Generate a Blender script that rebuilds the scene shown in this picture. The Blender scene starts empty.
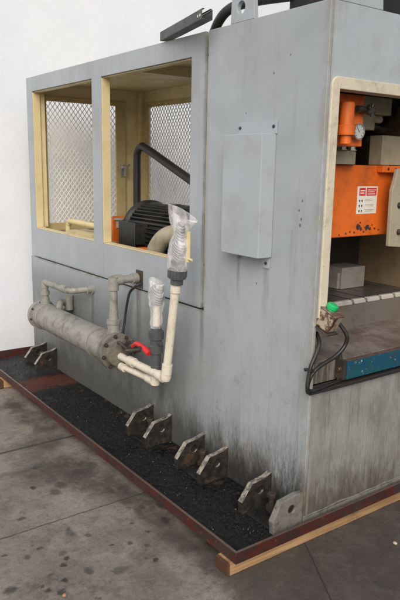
import bpy, bmesh, math, random
from mathutils import Vector, Matrix, noise as mnoise
random.seed(7)
R = math.radians; PI = math.pi
scene = bpy.context.scene
COL = scene.collection

# ------------------------------------------------------------------ materials
class G:
    """tiny node-graph helper"""
    def __init__(s, name):
        s.m = bpy.data.materials.new(name); s.m.use_nodes = True
        s.t = s.m.node_tree; s.b = s.t.nodes['Principled BSDF']
        s.pos = s.t.nodes.new('ShaderNodeNewGeometry').outputs['Position']
        sep = s.t.nodes.new('ShaderNodeSeparateXYZ'); s.t.links.new(s.pos, sep.inputs[0])
        s.x, s.y, s.z = sep.outputs
    def put(s, sock, v):
        if isinstance(v, bpy.types.NodeSocket): s.t.links.new(v, sock)
        elif isinstance(v, (tuple, list)) and len(v) == 3 and len(sock.default_value) == 4: sock.default_value = (*v, 1)
        else: sock.default_value = v
    def vec(s, sc=(1, 1, 1), off=(0, 0, 0), src=None):
        n = s.t.nodes.new('ShaderNodeMapping'); s.put(n.inputs[0], src or s.pos)
        n.inputs['Scale'].default_value = sc; n.inputs['Location'].default_value = off
        return n.outputs[0]
    def noise(s, scale=5, detail=5, rough=.6, sc=(1, 1, 1), off=(0, 0, 0), dist=0):
        n = s.t.nodes.new('ShaderNodeTexNoise'); s.put(n.inputs['Vector'], s.vec(sc, off))
        n.inputs['Scale'].default_value = scale; n.inputs['Detail'].default_value = detail
        n.inputs['Roughness'].default_value = rough; n.inputs['Distortion'].default_value = dist
        return n.outputs['Fac']
    def vor(s, scale=5, sc=(1, 1, 1), feature='F1', out='Distance', rnd=1, src=None):
        n = s.t.nodes.new('ShaderNodeTexVoronoi'); n.feature = feature
        s.put(n.inputs['Vector'], s.vec(sc, src=src)); n.inputs['Scale'].default_value = scale
        n.inputs['Randomness'].default_value = rnd
        return n.outputs[out]
    def math(s, op, a, b=0, c=0, clamp=False):
        n = s.t.nodes.new('ShaderNodeMath'); n.operation = op; n.use_clamp = clamp
        s.put(n.inputs[0], a); s.put(n.inputs[1], b); s.put(n.inputs[2], c); return n.outputs[0]
    def step(s, v, a, b, lo=0, hi=1):
        n = s.t.nodes.new('ShaderNodeMapRange'); n.interpolation_type = 'SMOOTHSTEP'
        s.put(n.inputs[0], v)
        if a > b: a, b, lo, hi = b, a, hi, lo
        n.inputs[1].default_value = a; n.inputs[2].default_value = b
        n.inputs[3].default_value = lo; n.inputs[4].default_value = hi
        return n.outputs[0]
    def mul(s, *a):
        r = a[0]
        for q in a[1:]: r = s.math('MULTIPLY', r, q)
        return r
    def mix(s, f, a, b):
        n = s.t.nodes.new('ShaderNodeMix'); n.data_type = 'RGBA'
        s.put(n.inputs[0], f); s.put(n.inputs[6], a); s.put(n.inputs[7], b); return n.outputs[2]
    def bump(s, h, strength=.3, dist=.01):
        n = s.t.nodes.new('ShaderNodeBump'); n.inputs['Strength'].default_value = strength
        n.inputs['Distance'].default_value = dist; s.put(n.inputs['Height'], h)
        s.t.links.new(n.outputs[0], s.b.inputs['Normal'])
    def done(s, col, rough=.5, metal=0, spec=.5):
        s.put(s.b.inputs['Base Color'], col); s.put(s.b.inputs['Roughness'], rough)
        s.put(s.b.inputs['Metallic'], metal); s.b.inputs['Specular IOR Level'].default_value = spec
        return s.m

def simple(name, col, rough=.5, metal=0, dirt=(.05, .04, .03), amt=.4, scale=9, bump=.15, spec=.5, speck=0):
    g = G(name)
    n = g.noise(scale, 6, .65)
    f = g.math('MULTIPLY', g.step(n, .45, .75), amt)
    c = g.mix(f, col, dirt)
    c = g.mix(g.mul(g.step(g.noise(2.3, 3), .3, .7), .18), c, tuple(min(1, v*1.5+.01) for v in col))
    if speck:
        c = g.mix(g.mul(g.step(g.noise(70, 3, .7), .62, .68), speck), c, dirt)
    g.bump(g.noise(60, 4), bump, .004)
    return g.done(c, g.step(n, .3, .7, rough-.08, min(1, rough+.12)), metal, spec)

def steel_paint(name, base, kind='side'):
    g = G(name)
    big = g.noise(1.6, 5, .6, dist=.6)
    c = g.mix(g.step(big, .35, .7), base, tuple(v*.86 for v in base))
    c = g.mix(g.mul(g.step(g.noise(4.5, 6, .7, sc=(1, 1, .55)), .5, .72), .4), c, (.33, .325, .30))
    # faint vertical runs of grime
    st = g.noise(26, 5, .7, sc=(1, 1, .045))
    c = g.mix(g.mul(g.step(st, .52, .72), .22), c, (.17, .155, .13))
    # hand-smeared dirt patches
    sm = g.noise(3.1, 8, .75, sc=(1, 1, .5), off=(3, 1, 7))
    c = g.mix(g.mul(g.step(sm, .52, .66), .30), c, (.24, .225, .195))
    up = g.mul(g.step(g.noise(2.2, 7, .78, sc=(1, 1, .8), off=(1, 6, 2)), .50, .68), g.step(g.z, 1.5, 1.95))
    c = g.mix(g.mul(up, .42), c, (.235, .205, .16))
    # oily splash grime that climbs from the sump, in uneven runs, deepened as painted shade
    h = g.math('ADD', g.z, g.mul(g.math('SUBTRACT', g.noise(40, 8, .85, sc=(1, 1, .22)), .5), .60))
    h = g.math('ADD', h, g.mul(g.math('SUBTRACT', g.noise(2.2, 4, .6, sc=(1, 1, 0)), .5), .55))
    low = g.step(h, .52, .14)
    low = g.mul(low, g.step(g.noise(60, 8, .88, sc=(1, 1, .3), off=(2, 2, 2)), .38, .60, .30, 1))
    sc_ = g.noise(120, 3, .8, sc=(1, 1, .05), off=(5, 1, 3))
    c = g.mix(g.mul(g.step(sc_, .60, .68), g.step(g.z, 1.2, .4), .35), c, (.09, .08, .07))
    c = g.mix(g.mul(g.step(g.noise(9, 8, .82, off=(4, 4, 9)), .54, .64), g.step(g.z, 1.3, .5), .35), c, (.16, .145, .12))
    if kind == 'side':
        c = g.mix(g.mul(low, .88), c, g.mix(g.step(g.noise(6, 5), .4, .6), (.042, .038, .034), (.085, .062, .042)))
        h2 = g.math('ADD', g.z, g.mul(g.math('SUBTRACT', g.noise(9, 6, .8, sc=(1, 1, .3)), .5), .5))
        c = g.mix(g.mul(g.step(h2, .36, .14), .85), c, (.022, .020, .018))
        c = g.mix(g.mul(g.step(g.y, .5, 1.2), g.step(g.z, .95, .70), .62), c, (.105, .112, .106))  # tank side darkened: its shade is mixed into the paint colour
        # rusty runs below the pipe entries, the cover brackets and the cabinet gap
        def run(yc, w_, zt, ln, col, a):
            global_c = g.math('ADD', g.math('SUBTRACT', g.y, yc), g.mul(g.math('SUBTRACT', g.noise(9, 3, .6, off=(yc, 0, 0)), .5), .03))
            f_ = g.mul(g.step(g.math('ABSOLUTE', global_c), w_, w_*.2), g.step(g.z, zt+.003, zt-.003), g.step(g.z, zt-ln, zt-ln*.25))
            return g.mul(f_, g.step(g.noise(70, 5, .8, sc=(1, 1, .06), off=(1, yc, 2)), .35, .6, .25, 1), a), col
        for q in ((1.99, .030, .78, .40, (.10, .075, .05), .75), (1.40, .038, .93, .50, (.085, .06, .042), .85), (2.30, .06, .62, .35, (.06, .05, .04), .7),
                  (.30, .03, 1.17, .30, (.13, .11, .08), .5), (.49, .02, 1.19, .25, (.15, .13, .10), .5), (.768, .022, .92, .50, (.08, .07, .055), .6),
                  (.15, .012, 1.35, .22, (.20, .15, .10), .35), (1.15, .05, .50, .4, (.05, .045, .04), .6), (1.75, .05, .46, .35, (.05, .045, .04), .55)):
            f_, col = run(*q); c = g.mix(f_, c, col)
        # grime along seams
        sd_ = g.mul(g.step(g.math('ABSOLUTE', g.math('SUBTRACT', g.z, .889)), .022, .004), g.step(g.y, .75, .78), g.step(g.noise(14, 6, .8), .35, .6))
        c = g.mix(g.mul(sd_, .6), c, (.10, .09, .075))
        gp_ = g.mul(g.step(g.math('ABSOLUTE', g.math('SUBTRACT', g.y, .768)), .034, .008), g.step(g.z, .86, .9), g.step(g.noise(11, 6, .8, sc=(1, 1, .5)), .38, .62))
        c = g.mix(g.mul(gp_, .5), c, (.12, .105, .085))
        # brown corner edge wear
        ew = g.mul(g.step(g.y, .05, .0), g.step(g.noise(8, 6, .8, sc=(1, 1, .6)), .38, .6))
        c = g.mix(g.mul(ew, .55), c, (.26, .22, .16))
    else:
        # coolant runs below the work opening
        run = g.noise(70, 5, .75, sc=(1, 1, .035), off=(9, 2, 4))
        run2 = g.noise(150, 4, .8, sc=(1, 1, .06), off=(1, 2, 4))
        below = g.step(g.z, .72, .66)
        wet = g.mix(g.step(g.noise(7, 6, .7, sc=(1, 1, .5)), .35, .65), (.265, .275, .272), (.18, .178, .168))
        wet = g.mix(g.mul(g.step(run, .54, .64), .60), wet, (.10, .088, .074))
        wet = g.mix(g.mul(g.step(run2, .56, .66), .45), wet, (.42, .42, .40))
        wet = g.mix(g.mul(g.step(g.noise(18, 6, .8, sc=(1, 1, .12)), .58, .68), .45), wet, (.14, .095, .06))
        wet = g.mix(g.mul(g.step(g.noise(13, 8, .85, sc=(1, 1, .6)), .56, .64), .4), wet, (.12, .105, .085))
        wet = g.mix(g.mul(g.step(h, .34, .08), .8), wet, (.055, .046, .036))
        c = g.mix(below, c, wet)
        # worn cream edge where the front meets the side
        ew = g.mul(g.step(g.x, .035, .012), g.step(g.noise(7, 6, .8, sc=(1, 1, .5)), .35, .55))
        c = g.mix(g.mul(ew, .8), c, (.33, .30, .23))
    for py, pz, pr in (((.10, 1.395, .006), (.115, 1.43, .005), (.105, 1.37, .007), (.098, 1.47, .005), (.30, 1.98, .005), (.205, 2.04, .004), (.47, 1.83, .004), (.36, 1.09, .005)) if kind == 'side' else ()):
        dy = g.math('SUBTRACT', g.y, py); dz = g.math('SUBTRACT', g.z, pz)
        d = g.math('SQRT', g.math('ADD', g.mul(dy, dy), g.mul(dz, dz, .5)))
        c = g.mix(g.mul(g.step(d, pr, pr*.5), .85), c, (.07, .055, .05))
    chips = g.mul(g.step(g.noise(38, 4, .75, sc=(1, 1, .6)), .70, .735), g.step(g.noise(3.3, 2), .50, .58))
    c = g.mix(g.mul(chips, .9), c, (.075, .055, .045))
    g.bump(g.math('ADD', g.mul(g.noise(90, 3), .5), g.math('ADD', g.mul(g.noise(2.6, 2), 16), g.mul(chips, -1.5))), .22, .003)
    return g.done(c, g.step(g.noise(6, 5), .3, .7, .34, .58), 0, .45)

M = {}
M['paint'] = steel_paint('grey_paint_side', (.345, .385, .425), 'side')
M['front'] = steel_paint('grey_paint_front', (.40, .45, .50), 'front')
M['box'] = simple('cover_paint', (.325, .365, .405), .42, 0, (.24, .22, .185), .6, 5, .1, speck=.25)
M['cream'] = simple('cream_enamel', (.60, .51, .30), .45, 0, (.28, .20, .10), .45, 6)
M['creamdark'] = simple('aged_cream_enamel', (.44, .35, .17), .5, 0, (.2, .13, .06), .5, 7)
M['border'] = simple('ivory_edge_paint', (.56, .51, .41), .5, 0, (.23, .19, .14), .55, 12, .2, speck=.5)
M['beige'] = simple('beige_machine_paint', (.34, .31, .235), .5, 0, (.10, .08, .05), .6, 10)
M['mesh'] = simple('ivory_expanded_metal', (.82, .78, .66), .5, 0, (.25, .2, .12), .4)
M['orange'] = simple('orange_paint', (.72, .145, .018), .4, 0, (.25, .055, .012), .6, 7, .12, speck=.6)
M['black'] = simple('black_motor_paint', (.011, .0125, .013), .42, 0, (.07, .055, .045), .5, 7)
M['rubber'] = simple('black_rubber', (.014, .0135, .014), .45, 0, (.08, .07, .06), .4, 14)
M['exch'] = simple('galvanised_grey_paint', (.245, .245, .225), .48, .1, (.075, .06, .045), .8, 15, .4, speck=.7)
M['pvc'] = simple('dirty_white_pvc', (.60, .56, .48), .4, 0, (.27, .21, .14), .5, 16, .1, speck=.5)
M['pipegrey'] = simple('grey_pvc', (.055, .06, .068), .38, 0, (.2, .19, .17), .3, 12)
M['red'] = simple('red_lever_plastic', (.52, .018, .016), .35, 0, (.2, .02, .02), .2)
M['green'] = simple('green_button_plastic', (.01, .42, .13), .3, 0, (.01, .2, .07), .2)
M['white'] = simple('white_label', (.75, .74, .70), .5, 0, (.4, .3, .2), .3)
M['redink'] = simple('red_label_ink', (.62, .03, .035), .5, 0, (.4, .02, .02), .2)
M['ink'] = simple('black_label_ink', (.03, .03, .03), .6)
M['paleink'] = simple('pale_label_ink', (.42, .40, .38), .6)
M['steel'] = simple('worn_steel', (.42, .40, .38), .33, .75, (.10, .07, .05), .5, 12)
M['blocksteel'] = simple('machined_block', (.30, .295, .28), .4, .3, (.12, .10, .08), .5, 12)
M['darkiron'] = simple('oily_iron', (.05, .045, .042), .35, .3, (.14, .09, .06), .6, 16, .4)
M['chipdark'] = simple('bare_oily_metal', (.045, .03, .025), .5, 0, (.02, .015, .01), .6, 60)
M['swarf'] = simple('dark_swarf', (.02, .02, .022), .35, .2, (.05, .045, .04), .5, 60)
M['brightsteel'] = simple('rubbed_bright_steel', (.50, .485, .46), .3, .2, (.2, .16, .13), .5, 14)
M['exchdirty'] = simple('oily_flange_paint', (.16, .15, .13), .45, .1, (.04, .03, .022), .8, 16, .35, speck=.6)
M['oil'] = simple('standing_black_oil', (.003, .003, .003), .2, 0, (.008, .007, .006), .5, 9, .05, spec=.4)
M['bolt'] = simple('rusty_bolt', (.065, .048, .040), .5, .5, (.06, .04, .03), .6, 60, .3)
M['brownwall'] = simple('oily_brown_panel', (.20, .15, .095), .35, .1, (.05, .035, .02), .9, 5, .2, speck=.5)
M['galv'] = simple('slotted_strut_steel', (.07, .08, .075), .4, .6, (.06, .06, .055), .5, 12)
M['strap'] = simple('grey_band', (.27, .26, .24), .5, .2, (.08, .06, .05), .6, 20)
M['tabletop'] = simple('oily_table_top', (.075, .068, .064), .3, .3, (.03, .025, .02), .6, 9, .2, speck=.4)
M['tablefront'] = simple('oily_cast_front', (.17, .152, .138), .4, .3, (.09, .065, .05), .7, 8, .2, speck=.4)
M['dialwhite'] = simple('dial_white', (.42, .44, .45), .3, 0, (.3, .3, .3), .3)
M['greybracket'] = simple('bracket_side', (.010, .010, .010), .5, 0, (.04, .035, .03), .5, 13, .3)
g = G('sky_dark_void')
M['dark'] = simple('dark_hydraulics_and_shade', (.010, .009, .009), .6)  # slot strips and gusset plugs use it as painted shade
bpy.data.materials.remove(g.m)

def m_wall():
    g = G('white_painted_brick')
    n = g.t.nodes.new('ShaderNodeTexBrick')
    cx = g.t.nodes.new('ShaderNodeCombineXYZ'); g.put(cx.inputs[0], g.x)
    g.put(cx.inputs[1], g.math('ADD', g.z, g.mul(g.math('SUBTRACT', g.noise(5, 2), .5), .02)))
    g.t.links.new(cx.outputs[0], n.inputs['Vector'])
    n.inputs['Scale'].default_value = 1; n.inputs['Brick Width'].default_value = .25
    n.inputs['Row Height'].default_value = .085; n.inputs['Mortar Size'].default_value = .007
    n.inputs['Mortar Smooth'].default_value = 1
    mort = n.outputs['Fac']
    c = g.mix(g.step(g.noise(1.3, 4), .3, .75), (.76, .81, .89), (.70, .75, .83))
    c = g.mix(g.mul(g.step(g.noise(55, 3, .7), .70, .74), .35), c, (.45, .45, .47))
    c = g.mix(g.mul(g.step(g.math('ADD', g.z, g.mul(g.noise(4, 5), .5)), .75, .1), .5), c, (.46, .47, .48))
    h = g.math('ADD', g.mul(mort, -.035), g.math('ADD', g.mul(g.noise(34, 7, .7), 1.3), g.mul(g.noise(5, 4), 1.6)))
    g.bump(h, .26, .008)
    return g.done(c, .75, 0, .3)
M['wall'] = m_wall()

def m_ground():
    g = G('stained_concrete')
    c = g.mix(g.step(g.noise(1.7, 7, .65), .3, .7), (.265, .230, .196), (.150, .128, .109))
    c = g.mix(g.mul(g.step(g.noise(5, 8, .75), .46, .62), .6), c, (.072, .062, .054))
    c = g.mix(g.mul(g.step(g.noise(160, 3, .7), .5, .7), .35), c, (.26, .24, .215))
    c = g.mix(g.mul(g.step(g.noise(90, 3, .7, off=(5, 5, 5)), .56, .68), .45), c, (.06, .05, .045))
    c = g.mix(g.mul(g.step(g.noise(2.6, 8, .72, off=(8, 3, 0)), .50, .60), .5), c, (.30, .275, .24))
    c = g.mix(g.mul(g.step(g.noise(16, 7, .8, off=(3, 8, 0)), .54, .66), .5), c, (.06, .05, .044))
    c = g.mix(g.mul(g.step(g.noise(42, 8, .85, off=(6, 2, 0)), .50, .60), .42), c, (.085, .073, .063))
    c = g.mix(g.mul(g.step(g.noise(30, 8, .85, off=(1, 7, 0)), .55, .64), .38), c, (.36, .325, .285))
    # broad oil-darkened areas
    wx = g.math('ADD', g.x, g.mul(g.math('SUBTRACT', g.noise(9, 6, .7), .5), .22))
    wy = g.math('ADD', g.y, g.mul(g.math('SUBTRACT', g.noise(9, 6, .7, off=(4, 9, 1)), .5), .22))
    def blob(bx, by, rx, ry, soft=.35, w=(wx, wy)):
        dx = g.math('DIVIDE', g.math('SUBTRACT', w[0], bx), rx); dy = g.math('DIVIDE', g.math('SUBTRACT', w[1], by), ry)
        d = g.math('SQRT', g.math('ADD', g.mul(dx, dx), g.mul(dy, dy)))
        return g.step(d, 1+soft, 1-soft)
    oil = g.mul(g.step(wx, -.52, -.43), g.step(wy, .45, .2))
    oil = g.mul(oil, g.step(g.noise(11, 6, .75), .28, .5, .72, 1))
    c = g.mix(g.mul(oil, .74), c, (.038, .033, .029))
    for b in ((-.62, 1.22, .20, .16), (-.53, 1.58, .13, .10), (-.50, .98, .12, .24), (-.45, 1.95, .08, .3),
              (-.43, .62, .06, .30), (-.47, 2.25, .05, .12)):
        c = g.mix(g.mul(blob(*b, .5), g.step(g.noise(13, 8, .8), .3, .6, .4, 1), .75), c, (.034, .028, .024))
    # drips and spots
    sx = g.math('ADD', g.x, g.mul(g.math('SUBTRACT', g.noise(38, 4, .7), .5), .045))
    sy = g.math('ADD', g.y, g.mul(g.math('SUBTRACT', g.noise(38, 4, .7, off=(7, 3, 1)), .5), .035))
    for px, py, r_ in ((-.808, .623, .022), (-.80, .60, .015), (-.80, .655, .012), (-.944, .854, .02), (-.96, .589, .016), (-.898, .504, .019),
                       (-.929, .425, .014), (-.999, .393, .012), (-.963, .331, .012), (-1.026, .557, .014), (-.431, 1.162, .025),
                       (-.715, .999, .024), (-.754, .265, .03), (-1.041, .311, .013), (-1.05, .345, .010), (-.749, .564, .015),
                       (-.469, .616, .02), (-.541, .539, .012), (-.431, .634, .014), (-.627, .407, .014), (-.574, .353, .012),
                       (-.402, .476, .02), (-1.16, .393, .025), (-.602, .242, .012), (-.66, 1.05, .03), (-.48, .865, .02),
                       (-.90, .46, .013), (-1.10, .62, .012), (-.70, .44, .011), (-.35, .60, .017), (-.86, .33, .018), (-.52, .44, .01),
                       (-.70, 1.30, .016), (-.79, 1.10, .013), (-1.005, .27, .016)):
        c = g.mix(g.mul(blob(px, py, r_, r_*random.uniform(.7, 1.5), .4, (sx, sy)), random.uniform(.45, .9)), c, (.022, .019, .018))
    sp = g.vor(16, (1, 1, 0)); spn = g.mul(g.step(sp, .16, .08), g.step(g.noise(2.6, 3), .48, .58))
    c = g.mix(g.mul(spn, .6), c, (.05, .043, .038))
    # slab joints and a crack
    wob = g.mul(g.math('SUBTRACT', g.noise(14, 4), .5), .014)
    def line(expr, w): return g.step(g.math('ABSOLUTE', g.math('ADD', expr, wob)), w, w*.3)
    j = line(g.math('SUBTRACT', g.y, .750), .006)
    j1 = line(g.math('SUBTRACT', g.y, 1.575), .016)
    j2 = line(g.math('SUBTRACT', g.math('SUBTRACT', g.x, .013), g.mul(g.y, .57)), .004)
    for q, a in ((j, .65), (j1, .8), (j2, .8)): c = g.mix(g.mul(q, a), c, (.035, .03, .027))
    jj = g.math('MAXIMUM', j, g.math('MAXIMUM', j1, j2))
    g.bump(g.math('ADD', g.mul(jj, -1.5), g.math('ADD', g.noise(45, 6, .7), g.mul(g.noise(220, 3), .8))), .6, .006)
    return g.done(c, g.math('SUBTRACT', g.step(g.noise(6, 5), .3, .7, .62, .9), g.mul(oil, .28)), 0, .4)
M['ground'] = m_ground()

def m_tray():
    g = G('red_oxide_steel')
    n = g.noise(13, 6, .75, sc=(1, 1, 3))
    c = g.mix(g.step(n, .42, .62), (.080, .017, .013), (.032, .020, .019))
    c = g.mix(g.mul(g.step(g.noise(5, 6, .75), .48, .60), .75), c, (.040, .034, .034))
    c = g.mix(g.mul(g.step(g.noise(38, 4, .7), .62, .68), .6), c, (.20, .075, .03))
    g.bump(g.noise(50, 5), .3, .004)
    return g.done(c, .42, .1, .5)
M['tray'] = m_tray()
M['rim'] = simple('scraped_rim_steel', (.125, .085, .07), .35, .3, (.05, .025, .02), .7, 20)
def m_sludge():
    g = G('oily_black_sludge')
    wx = g.math('ADD', g.y, g.mul(g.math('SUBTRACT', g.noise(7, 5), .5), .18))
    red = g.mul(g.step(wx, 2.19, 2.26), g.step(wx, 2.52, 2.44), g.step(g.noise(9, 5, .7), .3, .5))
    n = g.noise(60, 6, .8)
    c = g.mix(g.step(n, .4, .65), (.003, .003, .0035), (.012, .0115, .012))
    c = g.mix(g.mul(g.step(g.noise(130, 3, .8), .64, .72), .5), c, (.06, .06, .062))
    far = g.step(wx, 2.45, 2.65)
    c = g.mix(g.mul(far, .6), c, (.05, .052, .06))
    c = g.mix(g.mul(red, .85), c, (.10, .024, .014))
    rust = g.mul(g.step(g.x, -.13, -.02), g.step(g.noise(13, 6, .7), .55, .63))
    c = g.mix(g.mul(rust, .7), c, (.11, .05, .02))
    g.bump(g.math('ADD', g.noise(120, 5, .8), g.mul(g.noise(330, 3), .6)), .7, .01)
    return g.done(c, g.step(g.noise(8, 6, .75), .38, .6, .16, .62), 0, .32)
M['sludge'] = m_sludge()

def m_wood():
    g = G('rough_pine_beam')
    n = g.noise(16, 6, .6, sc=(.09, 1, 1.6), dist=.6)
    c = g.mix(g.step(n, .35, .65), (.40, .26, .135), (.24, .14, .07))
    c = g.mix(g.mul(g.step(g.noise(60, 3, .6, sc=(.05, 1, 1)), .5, .7), .5), c, (.20, .095, .04))
    kn = g.vor(3.4, (1, .3, .3)); c = g.mix(g.mul(g.step(kn, .11, .05), .85), c, (.10, .03, .015))
    c = g.mix(g.mul(g.step(g.noise(5, 6, .7), .56, .7), .45), c, (.13, .08, .045))
    c = g.mix(g.mul(g.step(g.x, -.412, -.418), .93), c, (.055, .022, .013))
    g.bump(n, .4, .004)
    return g.done(c, .7, 0, .3)
M['wood'] = m_wood()

def m_foot():
    g = G('foot_bracket_paint')
    n = g.noise(30, 5, .75)
    up = g.t.nodes.new('ShaderNodeSeparateXYZ'); ge = g.t.nodes.new('ShaderNodeNewGeometry')
    g.t.links.new(ge.outputs['True Normal'], up.inputs[0])
    c = g.mix(g.step(n, .42, .62), (.018, .017, .016), (.042, .037, .032))
    c = g.mix(g.mul(g.step(g.noise(12, 4), .55, .7), .5), c, (.12, .07, .045))
    # paler mottled tone on the upward-facing edge faces
    e = g.step(g.math('ABSOLUTE', up.outputs[1]), .75, .35)
    e = g.mul(e, g.step(up.outputs[2], .2, .4))
    c = g.mix(g.mul(e, g.step(n, .60, .42, .15, 1)), c, (.30, .275, .24))
    g.bump(n, .4, .004)
    return g.done(c, .42, .1, .5)
M['foot'] = m_foot()
M['footgrey'] = simple('grey_foot_paint', (.16, .155, .138), .5, 0, (.035, .03, .026), .9, 24, .3, speck=.7)

def m_estop():
    g = G('chipped_ivory_box')
    c = g.mix(g.step(g.noise(28, 6, .75), .44, .56), (.36, .30, .225), (.075, .035, .022))
    c = g.mix(g.mul(g.step(g.noise(60, 4, .7), .6, .66), .7), c, (.04, .02, .015))
    g.bump(g.noise(50, 5), .3, .003)
    return g.done(c, .45)
M['estop'] = m_estop()
M['estoptop'] = simple('worn_box_lid', (.14, .075, .062), .35, .2, (.45, .42, .38), .8, 40, .3)
def m_blue():
    g = G('scratched_blue_paint')
    c = g.mix(g.step(g.noise(10, 5, .7), .35, .65), (.006, .065, .125), (.012, .075, .095))
    c = g.mix(g.mul(g.step(g.noise(70, 4, .8, sc=(1, 1, .6)), .63, .67), .9), c, (.42, .44, .42))
    c = g.mix(g.mul(g.step(g.noise(18, 6, .7), .58, .64), .7), c, (.06, .03, .02))
    g.bump(g.noise(60, 5), .3, .003)
    return g.done(c, .35)
M['blue'] = m_blue()
def m_deck():
    g = G('oily_rust_deck')
    n = g.noise(4.5, 7, .7)
    c = g.mix(g.step(n, .35, .65), (.235, .21, .195), (.125, .095, .08))
    c = g.mix(g.mul(g.step(g.noise(14, 6, .7), .5, .66), .6), c, (.07, .04, .03))
    g.bump(g.noise(40, 5), .3, .004)
    return g.done(c, g.step(n, .3, .7, .22, .42), .15)
M['deck'] = m_deck()
def m_streakface():
    g = G('streaked_sill_face')
    c = g.mix(g.step(g.noise(60, 5, .7, sc=(1, 1, .12)), .38, .64), (.20, .18, .16), (.085, .07, .06))
    g.bump(g.noise(60, 4, sc=(1, 1, .1)), .2, .003)
    return g.done(c, .45)
M['streak'] = m_streakface()
def m_bag():
    g = G('clear_plastic_bag')
    b = g.b; t = g.t
    c = g.mix(g.step(g.noise(30, 4, .6, sc=(1, 1, .5)), .35, .7), (.88, .89, .91), (.95, .95, .97))
    b.inputs['Alpha'].default_value = 1
    g.bump(g.noise(34, 4, .6, sc=(1.6, 1.6, .45), dist=.8), .7, .010)
    m = g.done(c, .16, 0, .8)
    tr = t.nodes.new('ShaderNodeBsdfTransparent'); mx = t.nodes.new('ShaderNodeMixShader')
    g.put(mx.inputs[0], g.step(g.noise(15, 3, .5, sc=(1, 1, .6), dist=.4), .36, .66, .22, .50))
    out = t.nodes['Material Output']
    t.links.new(tr.outputs[0], mx.inputs[1]); t.links.new(b.outputs[0], mx.inputs[2]); t.links.new(mx.outputs[0], out.inputs[0])
    return m
M['bag'] = m_bag()
def m_hatch():
    g = G('hatched_sleeve')
    w = g.t.nodes.new('ShaderNodeTexWave'); g.put(w.inputs[0], g.vec((0, 1, -1.1))); w.bands_direction = 'DIAGONAL'
    w.inputs['Scale'].default_value = 40; w.inputs['Distortion'].default_value = .6
    c = g.mix(g.step(w.outputs['Fac'], .4, .6), (.06, .07, .10), (.34, .35, .38))
    return g.done(c, .4)
M['hatch'] = m_hatch()

# ------------------------------------------------------------------ geometry
def each(name, mat, parent, fns, **k):
    """one separate part per piece"""
    for fn in fns:
        b = MB(); fn(b); b.build(name, mat, parent, **k)

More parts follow.
